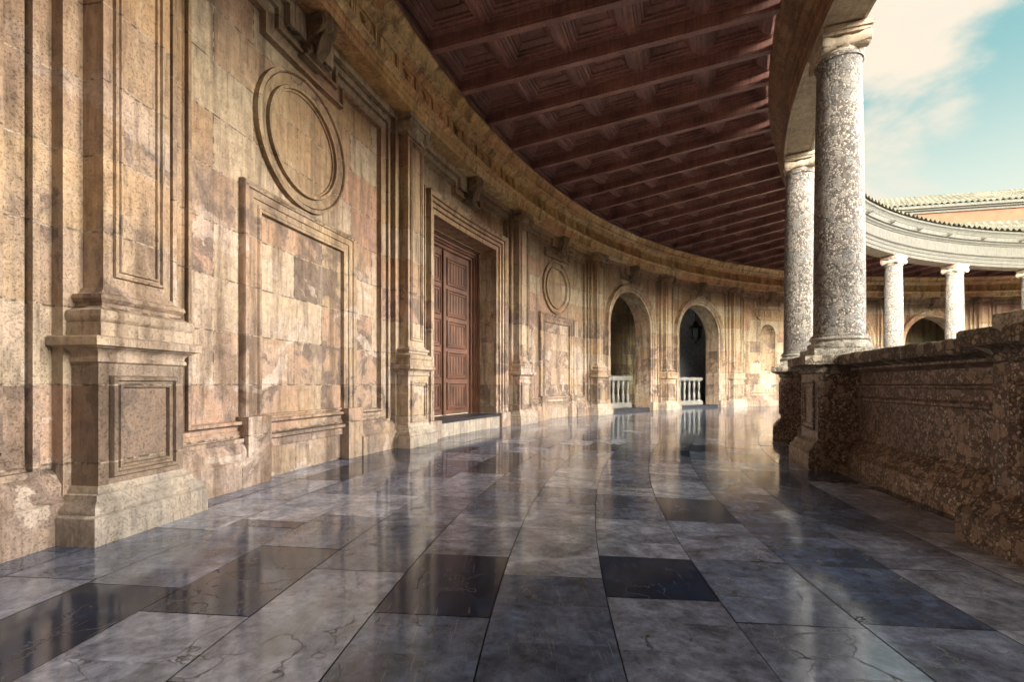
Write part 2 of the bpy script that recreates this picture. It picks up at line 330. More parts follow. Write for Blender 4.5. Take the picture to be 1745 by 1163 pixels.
# ------------------------------------------------------------------ floor: one sheet of laid slabs
def slab_floor():
    tones = []
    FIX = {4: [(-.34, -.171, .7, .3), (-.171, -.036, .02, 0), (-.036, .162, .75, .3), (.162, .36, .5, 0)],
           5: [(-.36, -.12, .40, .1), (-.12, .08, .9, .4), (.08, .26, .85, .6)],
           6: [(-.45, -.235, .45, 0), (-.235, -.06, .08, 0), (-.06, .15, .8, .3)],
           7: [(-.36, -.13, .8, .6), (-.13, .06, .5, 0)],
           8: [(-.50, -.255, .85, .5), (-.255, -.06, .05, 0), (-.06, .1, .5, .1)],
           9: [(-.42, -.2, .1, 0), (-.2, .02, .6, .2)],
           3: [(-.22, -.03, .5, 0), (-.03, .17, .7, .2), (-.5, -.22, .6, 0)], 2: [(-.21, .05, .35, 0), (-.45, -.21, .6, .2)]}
    g = MB(); dr = .467; r0 = 17.01 - 3*dr; k = -1; rnd = random.Random(12)
    # slabs seen dark / pale in the foreground, by (ring, centre u)
    while r0 + k*dr < 22.4:
        ra = r0+k*dr; rb = ra+dr; rm = (ra+rb)/2
        a = rnd.random()*.05; end = a+2*PI
        fixed = []
        while a < end-.02:
            L = rnd.choice([.62, .75, .75, .85, 1.0, .55])/rm
            b = min(a+L, end)
            if end-b < .3/rm: b = end
            for (f0, f1, ft, fw) in FIX.get(k, []):      # f0 < f1 in bays; angle falls as u grows
                lo, hi = (T0-f1*BAY) % (2*PI), (T0-f0*BAY) % (2*PI)
                if a % (2*PI) < lo-1e-6 < b: b = a+(lo-a % (2*PI))
                elif abs(a % (2*PI)-lo) < 1e-4: b = a+(hi-lo)
            b = min(b, end)
            u = ((T0-(a+b)/2) % (2*PI))/BAY
            if u > 16: u -= 32
            q = rnd.random()
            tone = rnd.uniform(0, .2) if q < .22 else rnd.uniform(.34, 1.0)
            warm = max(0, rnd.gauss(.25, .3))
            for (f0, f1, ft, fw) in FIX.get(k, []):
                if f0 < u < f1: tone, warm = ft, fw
            g_ = .0026; n = 3; tz = rnd.gauss(0, .0005); tr = rnd.gauss(0, .0009)
            ga = g_/rm
            def pt(r, an): return (r*math.cos(an), r*math.sin(an), tz*(an-(a+b)/2)/(b-a)*2 + tr*(r-rm)/dr*2)
            base = len(g.v)
            for i in range(n+1):
                an = a+ga+(b-a-2*ga)*i/n
                g.v += [pt(ra+g_, an), pt(rb-g_, an)]
            for i in range(n):
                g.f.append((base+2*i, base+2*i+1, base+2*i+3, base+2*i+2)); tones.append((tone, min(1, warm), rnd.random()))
            a = b
        k += 1
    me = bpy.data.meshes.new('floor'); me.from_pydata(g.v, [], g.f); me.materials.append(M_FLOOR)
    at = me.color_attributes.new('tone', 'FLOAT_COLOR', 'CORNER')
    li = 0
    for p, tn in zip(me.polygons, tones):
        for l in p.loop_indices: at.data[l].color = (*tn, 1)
    o = bpy.data.objects.new('floor', me); C.objects.link(o); o['kind'] = 'structure'
slab_floor()
g = MB(); g.lathe([(15.2, -.3), (15.15, -.006), (22.4, -.006), (22.4, -.3)], n=256, caps=False)
o = build(g, 'floor_bedding', M_JOINT, smooth=0); o['kind'] = 'structure'

# ------------------------------------------------------------------ the curved gallery wall
wall = empty('gallery_wall', 'long curved golden sandstone wall with pilasters, roundels, door and arches round the gallery', 'wall')
KIND = {-2: 'blind', -1: 'plain', 0: 'blind', 1: 'door', 2: 'blind', 3: 'arch', 4: 'arch', 5: 'niche', 6: 'arch', 7: 'arch', 8: 'niche', 9: 'blind'}
TH = .58; ZT = 4.86
OW = {'arch': 1.2, 'door': 1.17, 'niche': .43}
def top_at(kind, s):
    s = abs(s)
    if kind == 'arch' and s <= 1.2+1e-6: return 2.8+math.sqrt(max(0, 1.44-s*s))
    if kind == 'door' and s <= 1.17+1e-6: return 3.80
    if kind == 'niche' and s <= .43+1e-6: return 3.06+math.sqrt(max(0, .43*.43-s*s))
    return None
def face_mesh(kind, r, back=False):
    g = MB(); hw = OW.get(kind, 0)
    if back and kind == 'niche': hw = 0; kind = 'plain'
    if kind == 'blind' and not back: hw = 0
    ss = [-HB+2*HB*i/20 for i in range(21)]
    if hw: ss = [s for s in ss if abs(abs(s)-hw) > .03] + ([-hw*math.cos(PI*i/24) for i in range(25)] if kind != 'door' else [-hw, hw]); ss.sort()
    ss2 = [ss[0]]
    for s in ss[1:]:
        if s-ss2[-1] > 1e-5: ss2.append(s)
    zb0 = 1.5 if kind == 'niche' else None
    for a, b in zip(ss2[:-1], ss2[1:]):
        mid = (a+b)/2
        if hw and abs(mid) < hw:
            g.face([P(a, top_at(kind, a) or top_at(kind, mid), r), P(b, top_at(kind, b) or top_at(kind, mid), r), P(b, ZT, r), P(a, ZT, r)])
            if zb0: g.face([P(a, 0, r), P(b, 0, r), P(b, zb0, r), P(a, zb0, r)])
        else: g.face([P(a, 0, r), P(b, 0, r), P(b, ZT, r), P(a, ZT, r)])
    return g
def opening_path(kind):
    if kind == 'arch': return [(1.2, 0)]+[(1.2*math.cos(PI*i/32), 2.8+1.2*math.sin(PI*i/32)) for i in range(33)]+[(-1.2, 0)]
    if kind == 'door': return [(1.17, 0), (1.17, 3.8)]+[(1.17-2.34*i/8, 3.8) for i in range(1, 9)]+[(-1.17, 0)]
wallmesh = MB(); cache = {}
for u in range(-13, 19):
    k = KIND.get(u, 'plain')
    if k not in cache:
        g = MB()
        for q in (face_mesh(k, RW), face_mesh(k, RW+TH, True)):
            b = len(g.v); g.v += q.v; g.f += [tuple(i+b for i in f) for f in q.f]
        pth = opening_path(k)
        if pth: g.rings([[P(s, z, RW), P(s, z, RW+TH)] for s, z in pth], False, False)
        cache[k] = g
    g = cache[k]; a = rot(u+.5); ca, sa = math.cos(a), math.sin(a); b = len(wallmesh.v)
    wallmesh.v += [(x*ca-y*sa, x*sa+y*ca, z) for x, y, z in g.v]; wallmesh.f += [tuple(i+b for i in f) for f in g.f]
build(wallmesh, 'wall_face', M_WALL, wall, smooth=20)

# niche hollow with shell head
def niche_mesh():
    g = MB(); hw = .43
    g.grid(lambda a, b: P(-hw*math.cos(PI*a), 1.5+1.56*b, RW+hw*.8*math.sin(PI*a)), 18, 6)
    g.face([P(-hw*math.cos(PI*i/18), 1.5, RW+hw*.8*math.sin(PI*i/18)) for i in range(19)])
    sh = MB()
    def f(a, b):
        th = PI*a; ph = PI/2*b; fl = 1-.07*abs(math.cos(9*th))*math.sin(ph)
        x = -hw*math.cos(th)*math.sin(ph)*fl; zz = hw*math.sin(th)*math.sin(ph)*fl; dd = hw*.8*math.cos(ph)*fl
        return P(x, 3.06+zz, RW+dd)
    sh.grid(f, 72, 14)
    sh.arc([(RW-.02, 3.02), (RW-.05, 3.05), (RW-.02, 3.08)], -.5, -.43); sh.arc([(RW-.02, 3.02), (RW-.05, 3.05), (RW-.02, 3.08)], .43, .5)
    return g, sh
# profiles (inset, projection)
BORDER = [(.0, .045), (.075, .045), (.076, .01), (.088, .01), (.09, .085), (.125, .085), (.126, .015), (.137, .012), (.138, .05), (.155, .04), (.19, .022), (.225, .025), (.236, .04), (.237, .005), (.246, .005), (.248, .065), (.275, .065), (.275, .02), (.285, .0)]
def border_path(w, zb, zt=4.74, drop=.20, dw=.36):
    return [(-w, zb), (w, zb), (w, zt), (dw, zt), (dw, zt-drop), (-dw, zt-drop), (-dw, zt), (-w, zt)]
def rect(w, z0, z1): return [(-w, z0), (w, z0), (w, z1), (-w, z1)]
def circ(r, z, n=72): return [(r*math.cos(2*PI*i/n), z+r*math.sin(2*PI*i/n)) for i in range(n)]
def mesh_of(fn):
    g = MB(); fn(g); return g
def b_border(g):
    w = HB-.34; g.frame(border_path(w, .30), BORDER)
def b_openborder(g):
    w = HB-.34; pt = border_path(w, .49); g.frame(pt[1:]+pt[:1], BORDER[:9] + [(.16, .0)], closed=False)
def b_strips(g):   # backing strips beside the pilasters, and the top strip under the architrave
    g.box(-HB+.20, -HB+.34, .22, 4.84, RW-.12, RW+.01); g.box(HB-.34, HB-.20, .22, 4.84, RW-.12, RW+.01)
    w = HB-.34
    g.box(-w, -.36, 4.74, 4.845, RW-.12, RW+.01); g.box(.36, w, 4.74, 4.845, RW-.12, RW+.01); g.box(-.36, .36, 4.54, 4.845, RW-.117, RW+.01)
def b_roundel(g):
    g.frame(circ(.71, 3.50), [(0, 0), (0, .055), (.035, .065), (.045, .05), (.046, .004), (.054, .004), (.056, .045), (.13, .012), (.145, .018), (.146, .002), (.153, .002), (.155, .055), (.185, .055), (.19, .02), (.205, .02), (.21, -.0), (.23, .003)])
    g.face([P(.485*math.cos(2*PI*i/72), 3.5+.485*math.sin(2*PI*i/72), RW+.0-.004) for i in range(72)])
def b_blind(g):
    # open at the foot: legs and lintel of the blind window
    pth = [(.90, .60), (.90, 2.77), (-.90, 2.77), (-.90, .60)]
    g.frame(pth, [(0, 0), (0, .05), (.01, .068), (.04, .072), (.06, .06), (.065, .045), (.13, .045), (.135, .03), (.20, .03), (.205, .045), (.235, .045), (.24, -.0), (.25, -.002)], closed=False)
    g.frame([(.70, .60), (.70, 2.59), (-.70, 2.59), (-.70, .60)], [(-.015, .012), (0, .04), (.018, .04), (.02, .006)], closed=False)
def b_blindfoot(g):
    for sg in (-1, 1):
        a, b = sorted((sg*.93, sg*.64)); g.box(a, b, 0, .615, RW-.13, RW+.01)
def b_blindpanel(g):
    g.box(-.64, .64, .02, .60, RW-.012, RW+.01)
    g.arc([(RW-.012, .597), (RW-.03, .60), (RW-.03, .62), (RW-.0, .625)], -.64, .64)
def plinth_run(g, a, b):
    # skirting course with a weathered slope above it
    g.arc([(RW-.15, -.01), (RW-.15, .235), (RW-.125, .25), (RW-.11, .27), (RW-.11, .33), (RW-.085, .37), (RW-.05, .42), (RW-.035, .45), (RW-.035, .49), (RW+.0, .50)], a, b)
    for s in (a, b): g.face([P(s, z, r) for r, z in [(RW-.15, -.01), (RW-.15, .235), (RW-.11, .27), (RW-.11, .33), (RW-.05, .42), (RW-.035, .49), (RW+.01, .50), (RW+.01, -.01)]])
def b_doorframe(g):
    g.frame([(1.17, .29), (1.17, 3.80), (-1.17, 3.80), (-1.17, .29)], [(0, -.02), (-.0, .05), (-.02, .06), (-.075, .06), (-.076, .02), (-.086, .02), (-.087, .09), (-.15, .09), (-.151, .04), (-.162, .04), (-.163, .12), (-.22, .12), (-.221, .07), (-.230, .07), (-.235, .14), (-.27, .17), (-.29, .18), (-.31, .18), (-.31, .09), (-.35, .09), (-.35, 0)], closed=False)
    for sg in (-1, 1):
        a, b = sorted((sg*1.17, sg*1.54)); g.box(a, b, 0, .30, RW-.20, RW+.01)
def b_archivolt(g):
    pth = [(1.2, .28)]+[(1.2*math.cos(PI*i/40), 2.8+1.2*math.sin(PI*i/40)) for i in range(41)]+[(-1.2, .28)]
    g.frame(pth, [(0, -.02), (0, .055), (-.02, .065), (-.080, .065), (-.081, .025), (-.091, .025), (-.092, .09), (-.165, .09), (-.166, .04), (-.178, .04), (-.18, .10), (-.215, .135), (-.235, .14), (-.26, .14), (-.262, .03), (-.27, 0)], closed=False)
    for sg in (-1, 1):
        a, b = sorted((sg*1.2, sg*1.50)); g.box(a, b, 0, .285, RW-.165, RW+.01)
def spiral(g, cs, cz, r, rad, turns=2.2, sg=1, thick=.013, tilt=0.0):
    pts = []; n = 36
    for i in range(n+1):
        t = i/n; ang = -PI/2*0+sg*(PI/2)+sg*2*PI*turns*t; q = rad*(1-t)**.85+.012
        pts.append(P(cs+q*math.cos(ang)*sg*sg, cz+q*math.sin(ang), r))
    g.tube(pts, thick, 5)
def b_bracket(g):
    # scrolled console under the architrave
    W_ = .105
    prof = [(0, 4.42), (.06, 4.40), (.13, 4.42), (.17, 4.45), (.17, 4.50), (.13, 4.53), (.14, 4.58), (.20, 4.62), (.29, 4.66), (.345, 4.72), (.35, 4.78), (.33, 4.83), (.0, 4.84)]
    rs = []
    for j, s in enumerate([-W_, -W_*.8, -W_*.5, -W_*.2, 0, W_*.2, W_*.5, W_*.8, W_]):
        k = [1, 1.04, .94, 1.02, 1.07, 1.02, .94, 1.04, 1][j]
        rs.append([P(s, 4.6+(z-4.6)*(.9+.1*k), RW-d*k) for d, z in prof])
    g.rings(rs)
    for sg in (-1, 1):
        spiral(g, 0, 0, 0, 0) if False else None
        for (dd, zz, q) in ((.265, 4.735, .085), (.10, 4.44, .06)):
            pts = []
            for i in range(25):
                t = i/24; an = PI/2+2*PI*1.7*t; rr = q*(1-t)**.9+.008
                pts.append(P(sg*(W_+.006), zz+rr*math.sin(an), RW-dd-rr*math.cos(an)))
            g.tube(pts, .010, 5)
    # leaf on the front
    for j in range(-2, 3):
        pts = [P(j*.036*(1-abs(t-.4)), 4.40+.36*t, RW-(.19+.13*t*t+.05*math.sin(PI*t))) for t in [i/8 for i in range(9)]]
        g.tube(pts, [.008+.012*math.sin(PI*min(1, i/8+.05)) for i in range(9)], 6)
    g.box(-.15, .15, 4.375, 4.40, RW-.13, RW+.01)
# pilaster meshes
def ped_mesh(g):
    hd, dd = .295, .30
    # dado with a sunk, framed panel
    g.box(-hd, hd, .30, 1.08, RW-dd, RW+.01)
    g.frame([(-.225, .36), (.225, .36), (.225, .95), (-.225, .95)], [(-.01, dd), (-.008, dd+.012), (0, dd+.030), (.02, dd+.034), (.026, dd+.012), (.040, dd+.006), (.046, dd+.024), (.062, dd+.024), (.066, dd+.0035)])
def ped_base(g):
    def ring(h, d, z): return [P(-h, z, RW+.01), P(-h, z, RW-d), P(-h/3, z, RW-d), P(h/3, z, RW-d), P(h, z, RW-d), P(h, z, RW+.01)]
    g.rings([ring(h, d, z) for h, d, z in [(.405, .40, -.01), (.405, .40, .155), (.395, .39, .165), (.385, .38, .17), (.39, .385, .185), (.385, .38, .205), (.36, .355, .225), (.34, .34, .245), (.335, .335, .27), (.32, .325, .275), (.31, .312, .30), (.298, .303, .315)]])
def ped_cap(g):
    def ring(h, d, z): return [P(-h, z, RW+.01), P(-h, z, RW-d), P(-h/3, z, RW-d), P(h/3, z, RW-d), P(h, z, RW-d), P(h, z, RW+.01)]
    g.rings([ring(h, d, z) for h, d, z in [(.297, .302, 1.03), (.31, .315, 1.04), (.31, .315, 1.06), (.30, .305, 1.07), (.305, .31, 1.09), (.33, .335, 1.115), (.345, .35, 1.12), (.345, .35, 1.125), (.375, .38, 1.13), (.375, .38, 1.175), (.365, .37, 1.185), (.30, .33, 1.19)]])
def pil_shaft(g):
    hs, d = .23, .26
    g.box(-hs, hs, 1.48, 4.56, RW-d, RW+.01)
    g.frame([(-.165, 1.56), (.165, 1.56), (.165, 4.48), (-.165, 4.48)], [(-.008, d), (-.004, d+.02), (.012, d+.022), (.016, d+.004), (.03, d+.002), (.034, d+.016), (.045, d+.016), (.048, d+.003)])
def pil_base(g):
    def ring(h, d, z): return [P(-h, z, RW+.01), P(-h, z, RW-d), P(-h/3, z, RW-d), P(h/3, z, RW-d), P(h, z, RW-d), P(h, z, RW+.01)]
    g.rings([ring(h, d, z) for h, d, z in [(.325, .35, 1.188), (.325, .35, 1.265), (.315, .335, 1.268), (.328, .352, 1.285), (.333, .358, 1.305), (.325, .35, 1.335), (.30, .325, 1.345), (.275, .30, 1.365), (.272, .297, 1.385), (.285, .31, 1.395), (.297, .322, 1.41), (.29, .315, 1.435), (.265, .29, 1.44), (.25, .275, 1.455), (.24, .27, 1.475), (.232, .262, 1.482)]])
def pil_cap(g):
    def ring(h, d, z): return [P(-h, z, RW+.01), P(-h, z, RW-d), P(-h/3, z, RW-d), P(h/3, z, RW-d), P(h, z, RW-d), P(h, z, RW+.01)]
    g.rings([ring(h, d, z) for h, d, z in [(.232, .262, 4.53), (.25, .28, 4.535), (.255, .285, 4.55), (.25, .28, 4.565), (.235, .265, 4.57), (.235, .265, 4.62), (.26, .30, 4.65), (.275, .32, 4.70), (.24, .29, 4.745), (.24, .29, 4.755), (.29, .345, 4.77), (.29, .345, 4.835)]])
    for sg in (-1, 1):
        n = 20; c = sg*.235; cz = 4.675; q = .085
        g.rings([[P(c+q*k*math.cos(2*PI*i/n), cz+q*k*math.sin(2*PI*i/n), r) for i in range(n)] for k, r in ((1, RW-.10), (.8, RW-.22), (1, RW-.335), (.9, RW-.345))])
        pts = []
        for i in range(31):
            t = i/30; an = PI/2-sg*2*PI*2.0*t*1; rr = (q-.008)*(1-t)**.9+.006
            pts.append(P(c-sg*0+rr*math.cos(an), cz+rr*math.sin(an), RW-.348))
        g.tube(pts, .011, 5)
    pts = [P(-.235+.47*t, 4.75-.035*math.sin(PI*t), RW-.335) for t in [i/10 for i in range(11)]]; g.tube(pts, .014, 5)
def make_pilaster():
    sh = build(mesh_of(pil_shaft), 'pilaster', M_TRIM, wall)
    build(mesh_of(ped_mesh), 'pedestal', M_TRIM, sh); build(mesh_of(ped_base), 'pedestal_base', M_PALE, sh); build(mesh_of(ped_cap), 'pedestal_cap', M_TRIM, sh)
    build(mesh_of(pil_base), 'shaft_base', M_TRIM, sh); build(mesh_of(pil_cap), 'capital', M_TRIM, sh)
    return sh
pil0 = make_pilaster()
for u in range(-2, 11):
    if u != 0: copy_tree(pil0, wall, rot(u))
for ch in pil0.children:                       # the dado of the nearest pedestal carries an old brown stain
    if ch.name.split('.')[0] == 'pedestal':
        ch.data = ch.data.copy(); ch.data.materials[0] = M_STAIN; ch['label'] = 'brown stained pedestal block with a sunk framed panel'
proto = {}
def part(name, fn, mat, u, key=None):
    key = key or name
    if key in proto:
        o = proto[key].copy(); C.objects.link(o); o.rotation_euler.z = rot(u); return o
    o = build(mesh_of(fn), name, mat, wall, rot(u)); proto[key] = o; return o
def b_step(g):
    g.box(-1.165, 1.165, -.01, .235, RW-.14, RW+.20)
def b_stepslab(g):
    g.box(-1.165, 1.165, .236, .285, RW-.165, RW+TH)
def b_archstep(g):
    g.box(-1.195, 1.195, -.01, .09, RW-.02, RW+TH+.05)
def b_nichetop(g):
    g.frame([(.72, 3.78), (.72, 4.14), (-.72, 4.14), (-.72, 3.78)], [(0, 0), (0, .03), (.03, .035), (.05, .012), (.055, .0)], closed=False)
    g.box(-.62, .62, 3.70, 3.77, RW-.05, RW+.01); g.box(-.5, .5, 3.64, 3.70, RW-.03, RW+.01)
    for s in (-.5, -.17, .17, .5): g.box(s-.05, s+.05, 3.78, 4.05, RW-.025, RW+.01)
for u, k in KIND.items():
    c = u+.5
    part('bay_border', b_openborder if k in ('arch', 'door') else b_border, M_TRIM, c, 'bo%d' % (k in ('arch', 'door'))); [part('backing_strip', (lambda g, a=a, d=d: g.box(*a, RW-d, RW+.01)), M_TRIM, c, 'bs%d' % i) for i, (a, d) in enumerate([((-HB+.20, -HB+.34, .22, 4.84), .12), ((HB-.34, HB-.20, .22, 4.84), .12), ((-HB+.34, -.36, 4.74, 4.845), .12), ((.36, HB-.34, 4.74, 4.845), .12), ((-.36, .36, 4.54, 4.845), .117)])]; part('bracket', b_bracket, M_CONS, c)
    if k == 'blind':
        part('roundel', b_roundel, M_TRIM, c-.004); part('blind_window', b_blind, M_TRIM, c); part('window_foot', lambda g: g.box(-.93, -.64, 0, .615, RW-.13, RW+.01), M_WALL, c, 'wf0'); part('window_foot', lambda g: g.box(.64, .93, 0, .615, RW-.13, RW+.01), M_WALL, c, 'wf1'); part('sill_panel', b_blindpanel, M_WALL, c)
        part('plinth', lambda g: plinth_run(g, -HB+.30, -.92), M_WALL, c, 'pl_b0'); part('plinth', lambda g: plinth_run(g, .92, HB-.30), M_WALL, c, 'pl_b1')
    elif k == 'door':
        part('door_surround', b_doorframe, M_TRIM, c); part('doorstep', b_step, M_PALE, c); part('threshold', b_stepslab, M_SLATE, c)
    elif k == 'arch':
        part('arch_surround', b_archivolt, M_TRIM, c); part('arch_sill', b_archstep, M_SLATE, c)
    elif k == 'niche':
        n0, n1 = niche_mesh()
        part('niche', lambda g: (g.v.extend(n0.v), g.f.extend(n0.f)), M_TRIM, c, 'niche'); part('shell', lambda g: (g.v.extend(n1.v), g.f.extend(n1.f)), M_CONS, c, 'shell')
        part('tablet_frame', b_nichetop, M_TRIM, c)
        part('plinth', lambda g: plinth_run(g, -HB+.30, HB-.30), M_WALL, c, 'pl_full')
    else: part('plinth', lambda g: plinth_run(g, -HB+.30, HB-.30), M_WALL, c, 'pl_full')
# entablature of the wall
FULL = 2*PI*RW
def wall_ent(prof, name, mat):
    g = MB(); g.arc(prof, -13*2*HB, 19*2*HB, step=.35); return build(g, name, mat, wall, smooth=30)
wall_ent([(RW+.02, 4.84), (RW-.36, 4.84), (RW-.36, 4.915), (RW-.375, 4.92), (RW-.375, 4.985), (RW-.39, 4.99), (RW-.40, 5.02), (RW-.43, 5.045), (RW-.445, 5.05), (RW-.445, 5.075), (RW-.34, 5.08)], 'architrave', M_ENT)
wall_ent([(RW-.34, 5.08), (RW-.34, 5.36)], 'frieze', M_ENT)
wall_ent([(RW-.34, 5.36), (RW-.37, 5.365), (RW-.375, 5.385), (RW-.41, 5.41), (RW-.425, 5.415), (RW-.425, 5.43), (RW-.44, 5.44), (RW-.47, 5.47), (RW-.52, 5.475), (RW-.52, 5.545), (RW-.53, 5.55), (RW-.54, 5.58), (RW-.58, 5.63), (RW-.60, 5.635), (RW-.60, 5.665), (RW-.3, 5.67)], 'cornice', M_ENT)
def frieze_unit(i):
    def f(g):
        r = RW-.34; q = .5*BAY*RW/8*2/2
        for s in (-.045, 0.0, .045): g.box(s-.016, s+.016, 5.10, 5.33, r-.028, r+.01)
        g.box(-.075, .075, 5.09, 5.105, r-.034, r+.01); g.box(-.075, .075, 5.33, 5.355, r-.034, r+.01)
        c = BAY*RW/16
        if i % 2 == 0:
            n = 16; g.rings([[P(c+k*.085*math.cos(2*PI*j/n), 5.22+k*.085*math.sin(2*PI*j/n), r-d) for j in range(n)] for k, d in ((1, -.01), (1, .022), (.8, .03), (.6, .012), (.35, .02), (.1, .035))])
        else:
            rr = random.Random(i)
            for kx in (-1, 1):
                g.tube([P(c+kx*.05, 5.12, r-.01), P(c+kx*.07, 5.18, r-.03), P(c+kx*.03, 5.24, r-.035), P(c+kx*.075, 5.29, r-.03), P(c+kx*.11, 5.32, r-.01)], [.012, .03, .025, .03, .01], 6)
            g.tube([P(c, 5.10, r-.01), P(c, 5.18, r-.035), P(c, 5.26, r-.045), P(c, 5.33, r-.015)], [.01, .035, .03, .01], 6)
    return f
for u8 in range(-8, 80):
    # frieze ornament; one object per bay keeps the count readable
    pass
for u in range(-1, 10):
    def f(g, u=u):
        for i in range(8):
            q = MB(); frieze_unit(i+u)(q); a = rot(i/8); ca, sa = math.cos(a), math.sin(a); b = len(g.v)
            g.v += [(x*ca-y*sa, x*sa+y*ca, z) for x, y, z in q.v]; g.f += [tuple(k+b for k in ff) for ff in q.f]
    part('frieze_ornament', f, M_ENT, u-.03, 'fr%d' % (u % 2))
# the panelled door
def rotz_mesh(g, a):
    pass
def wood_panel(g, s0, s1, z0, z1, r):
    g.frame([(s0, z0), (s1, z0), (s1, z1), (s0, z1)], [(0, RW-r), (.0, RW-r+.03), (.022, RW-r+.036), (.035, RW-r+.012), (.05, RW-r+.008), (.06, RW-r+.022), (.075, RW-r+.022), (.08, RW-r+.004)])
    n = 5; a = s0+.10; b = s1-.10
    for i in range(n):
        x = a+(b-a)*(i+.5)/n; w_ = (b-a)/n*.33
        g.rings([[P(x-w_, z, r+.0), P(x-w_*.5, z, r-.018), P(x+w_*.5, z, r-.018), P(x+w_, z, r+.0)] for z in (z0+.09, z1-.09)], True, True)
du = 1.5; RD = RW+.50
door = empty('wooden_door'); door.parent = wall; door.rotation_euler.z = rot(du)
door['label'] = 'tall red brown panelled wooden double door deep in its stone surround'
g = MB()
g.frame([(1.168, .286), (1.168, 3.795), (-1.168, 3.795), (-1.168, .286)], [(0, -.36), (.05, -.36), (.055, -.40), (.10, -.40), (.11, -.43), (.15, -.42), (.16, -.46), (.21, -.46), (.22, -.50), (.25, -.52)], closed=False)
build(g, 'door_frame', M_DOOR, door)
for sg in (-1, 1):
    a, b = sorted((sg*.012, sg*.92)); g = MB(); g.box(a, b, .30, 3.56, RD, RD+.07); build(g, 'door_leaf', M_DOOR, door)
    for row in range(5):
        z0 = .40+row*.625
        g = MB(); wood_panel(g, a+.10, b-.10, z0, z0+.545, RD); build(g, 'door_panel', M_DOOR, door)
g = MB(); g.box(-.045, .045, .30, 3.56, RD-.04, RD+.0); build(g, 'meeting_stile', M_DOOR, door)

# ------------------------------------------------------------------ stair halls behind the arches
for (ua, ub, lab) in ((2.86, 5.86, 'dim stair hall masonry behind the two near arches'), (5.92, 8.3, 'dim stair hall masonry behind the arches across the court')):
    h = empty('stair_hall', lab, 'hall')
    sa, sb = ua*2*HB, ub*2*HB
    sm = 4.62*2*HB if ua < 5 else sb  # shadow edge on the back wall, put in as a change of wall colour
    g = MB(); g.box(sa+.1, sm, 0, 5.2, 24.6, 24.8); build(g, 'back_wall', M_HALLG, h)
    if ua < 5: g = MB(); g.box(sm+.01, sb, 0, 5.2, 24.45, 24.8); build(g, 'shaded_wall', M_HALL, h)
    for s in (sa, sb):
        g = MB(); g.box(s-.1, s+.1, 0, 5.2, RW+TH+.01, 24.59); build(g, 'side_wall', M_WALL, h)
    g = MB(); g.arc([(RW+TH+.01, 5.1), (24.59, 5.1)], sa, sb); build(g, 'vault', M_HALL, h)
    g = MB(); g.arc([(22.3, .03), (24.59, .03)], sa, sb); build(g, 'hall_floor', M_SLATE, h)
def balustrade(u, lab):
    t = empty('balustrade', lab, 'balustrade', group='white balustrades inside the arches')
    t.rotation_euler.z = rot(u); r = RW+TH+.28
    g = MB(); g.box(-1.25, 1.25, .05, .22, r-.09, r+.09); g.box(-1.25, 1.25, .22, .25, r-.07, r+.07); build(g, 'plinth', M_MARB, t)
    g = MB(); g.box(-1.25, 1.25, 1.06, 1.10, r-.08, r+.08); g.box(-1.25, 1.25, 1.10, 1.20, r-.10, r+.10); build(g, 'handrail', M_MARB, t)
    first = None
    for i in range(9):
        s = -1.12+i*.28
        if first is None:
            g = MB(); c = P(0, 0, r)
            g.lathe([(.055, .25), (.055, .29), (.035, .30), (.045, .34), (.062, .42), (.055, .50), (.030, .60), (.028, .63), (.045, .645), (.045, .665), (.028, .68), (.030, .71), (.055, .81), (.062, .89), (.045, .97), (.035, 1.01), (.055, 1.02), (.055, 1.06)], c, 12)
            first = build(g, 'baluster', M_MARB, t); first.rotation_euler.z = -s/RW
        else:
            o = first.copy(); C.objects.link(o); o.rotation_euler.z = -s/RW
balustrade(3.5, 'white stone balustrade seen inside the left of the two near arches')
balustrade(4.5, 'white stone balustrade inside the right hand near arch, under the hanging lantern')
# hanging lantern
t = empty('hanging_lantern', 'black iron lantern hanging inside the right hand near arch', 'lantern')
lc = P(4.819*2*HB, 0, 22.3); t.location = (lc[0], lc[1], 2.78)
g = MB(); g.lathe([(.02, -.12), (.05, -.08), (.03, -.04), (.12, .0), (.18, .08), (.21, .14)], n=8); g.lathe([(.22, .14), (.22, .17)], n=8); build(g, 'lantern_base', M_IRON, t, smooth=0)
g = MB()
for k in range(8): a = 2*PI*k/8; g.tube([(.20*math.cos(a), .20*math.sin(a), .15), (.24*math.cos(a), .24*math.sin(a), .52)], .014, 5)
build(g, 'cage', M_IRON, t)
g = MB(); g.lathe([(.17, .17), (.20, .50)], n=8, caps=True); build(g, 'glass', M_IRON, t, smooth=0)
g = MB(); g.lathe([(.29, .52), (.27, .56), (.15, .66), (.09, .74), (.10, .80), (.03, .84)], n=8); build(g, 'lantern_roof', M_IRON, t, smooth=0)
g = MB(); g.tube([(0, 0, .84), (0, 0, 2.2)], .012, 5); build(g, 'chain', M_IRON, t)

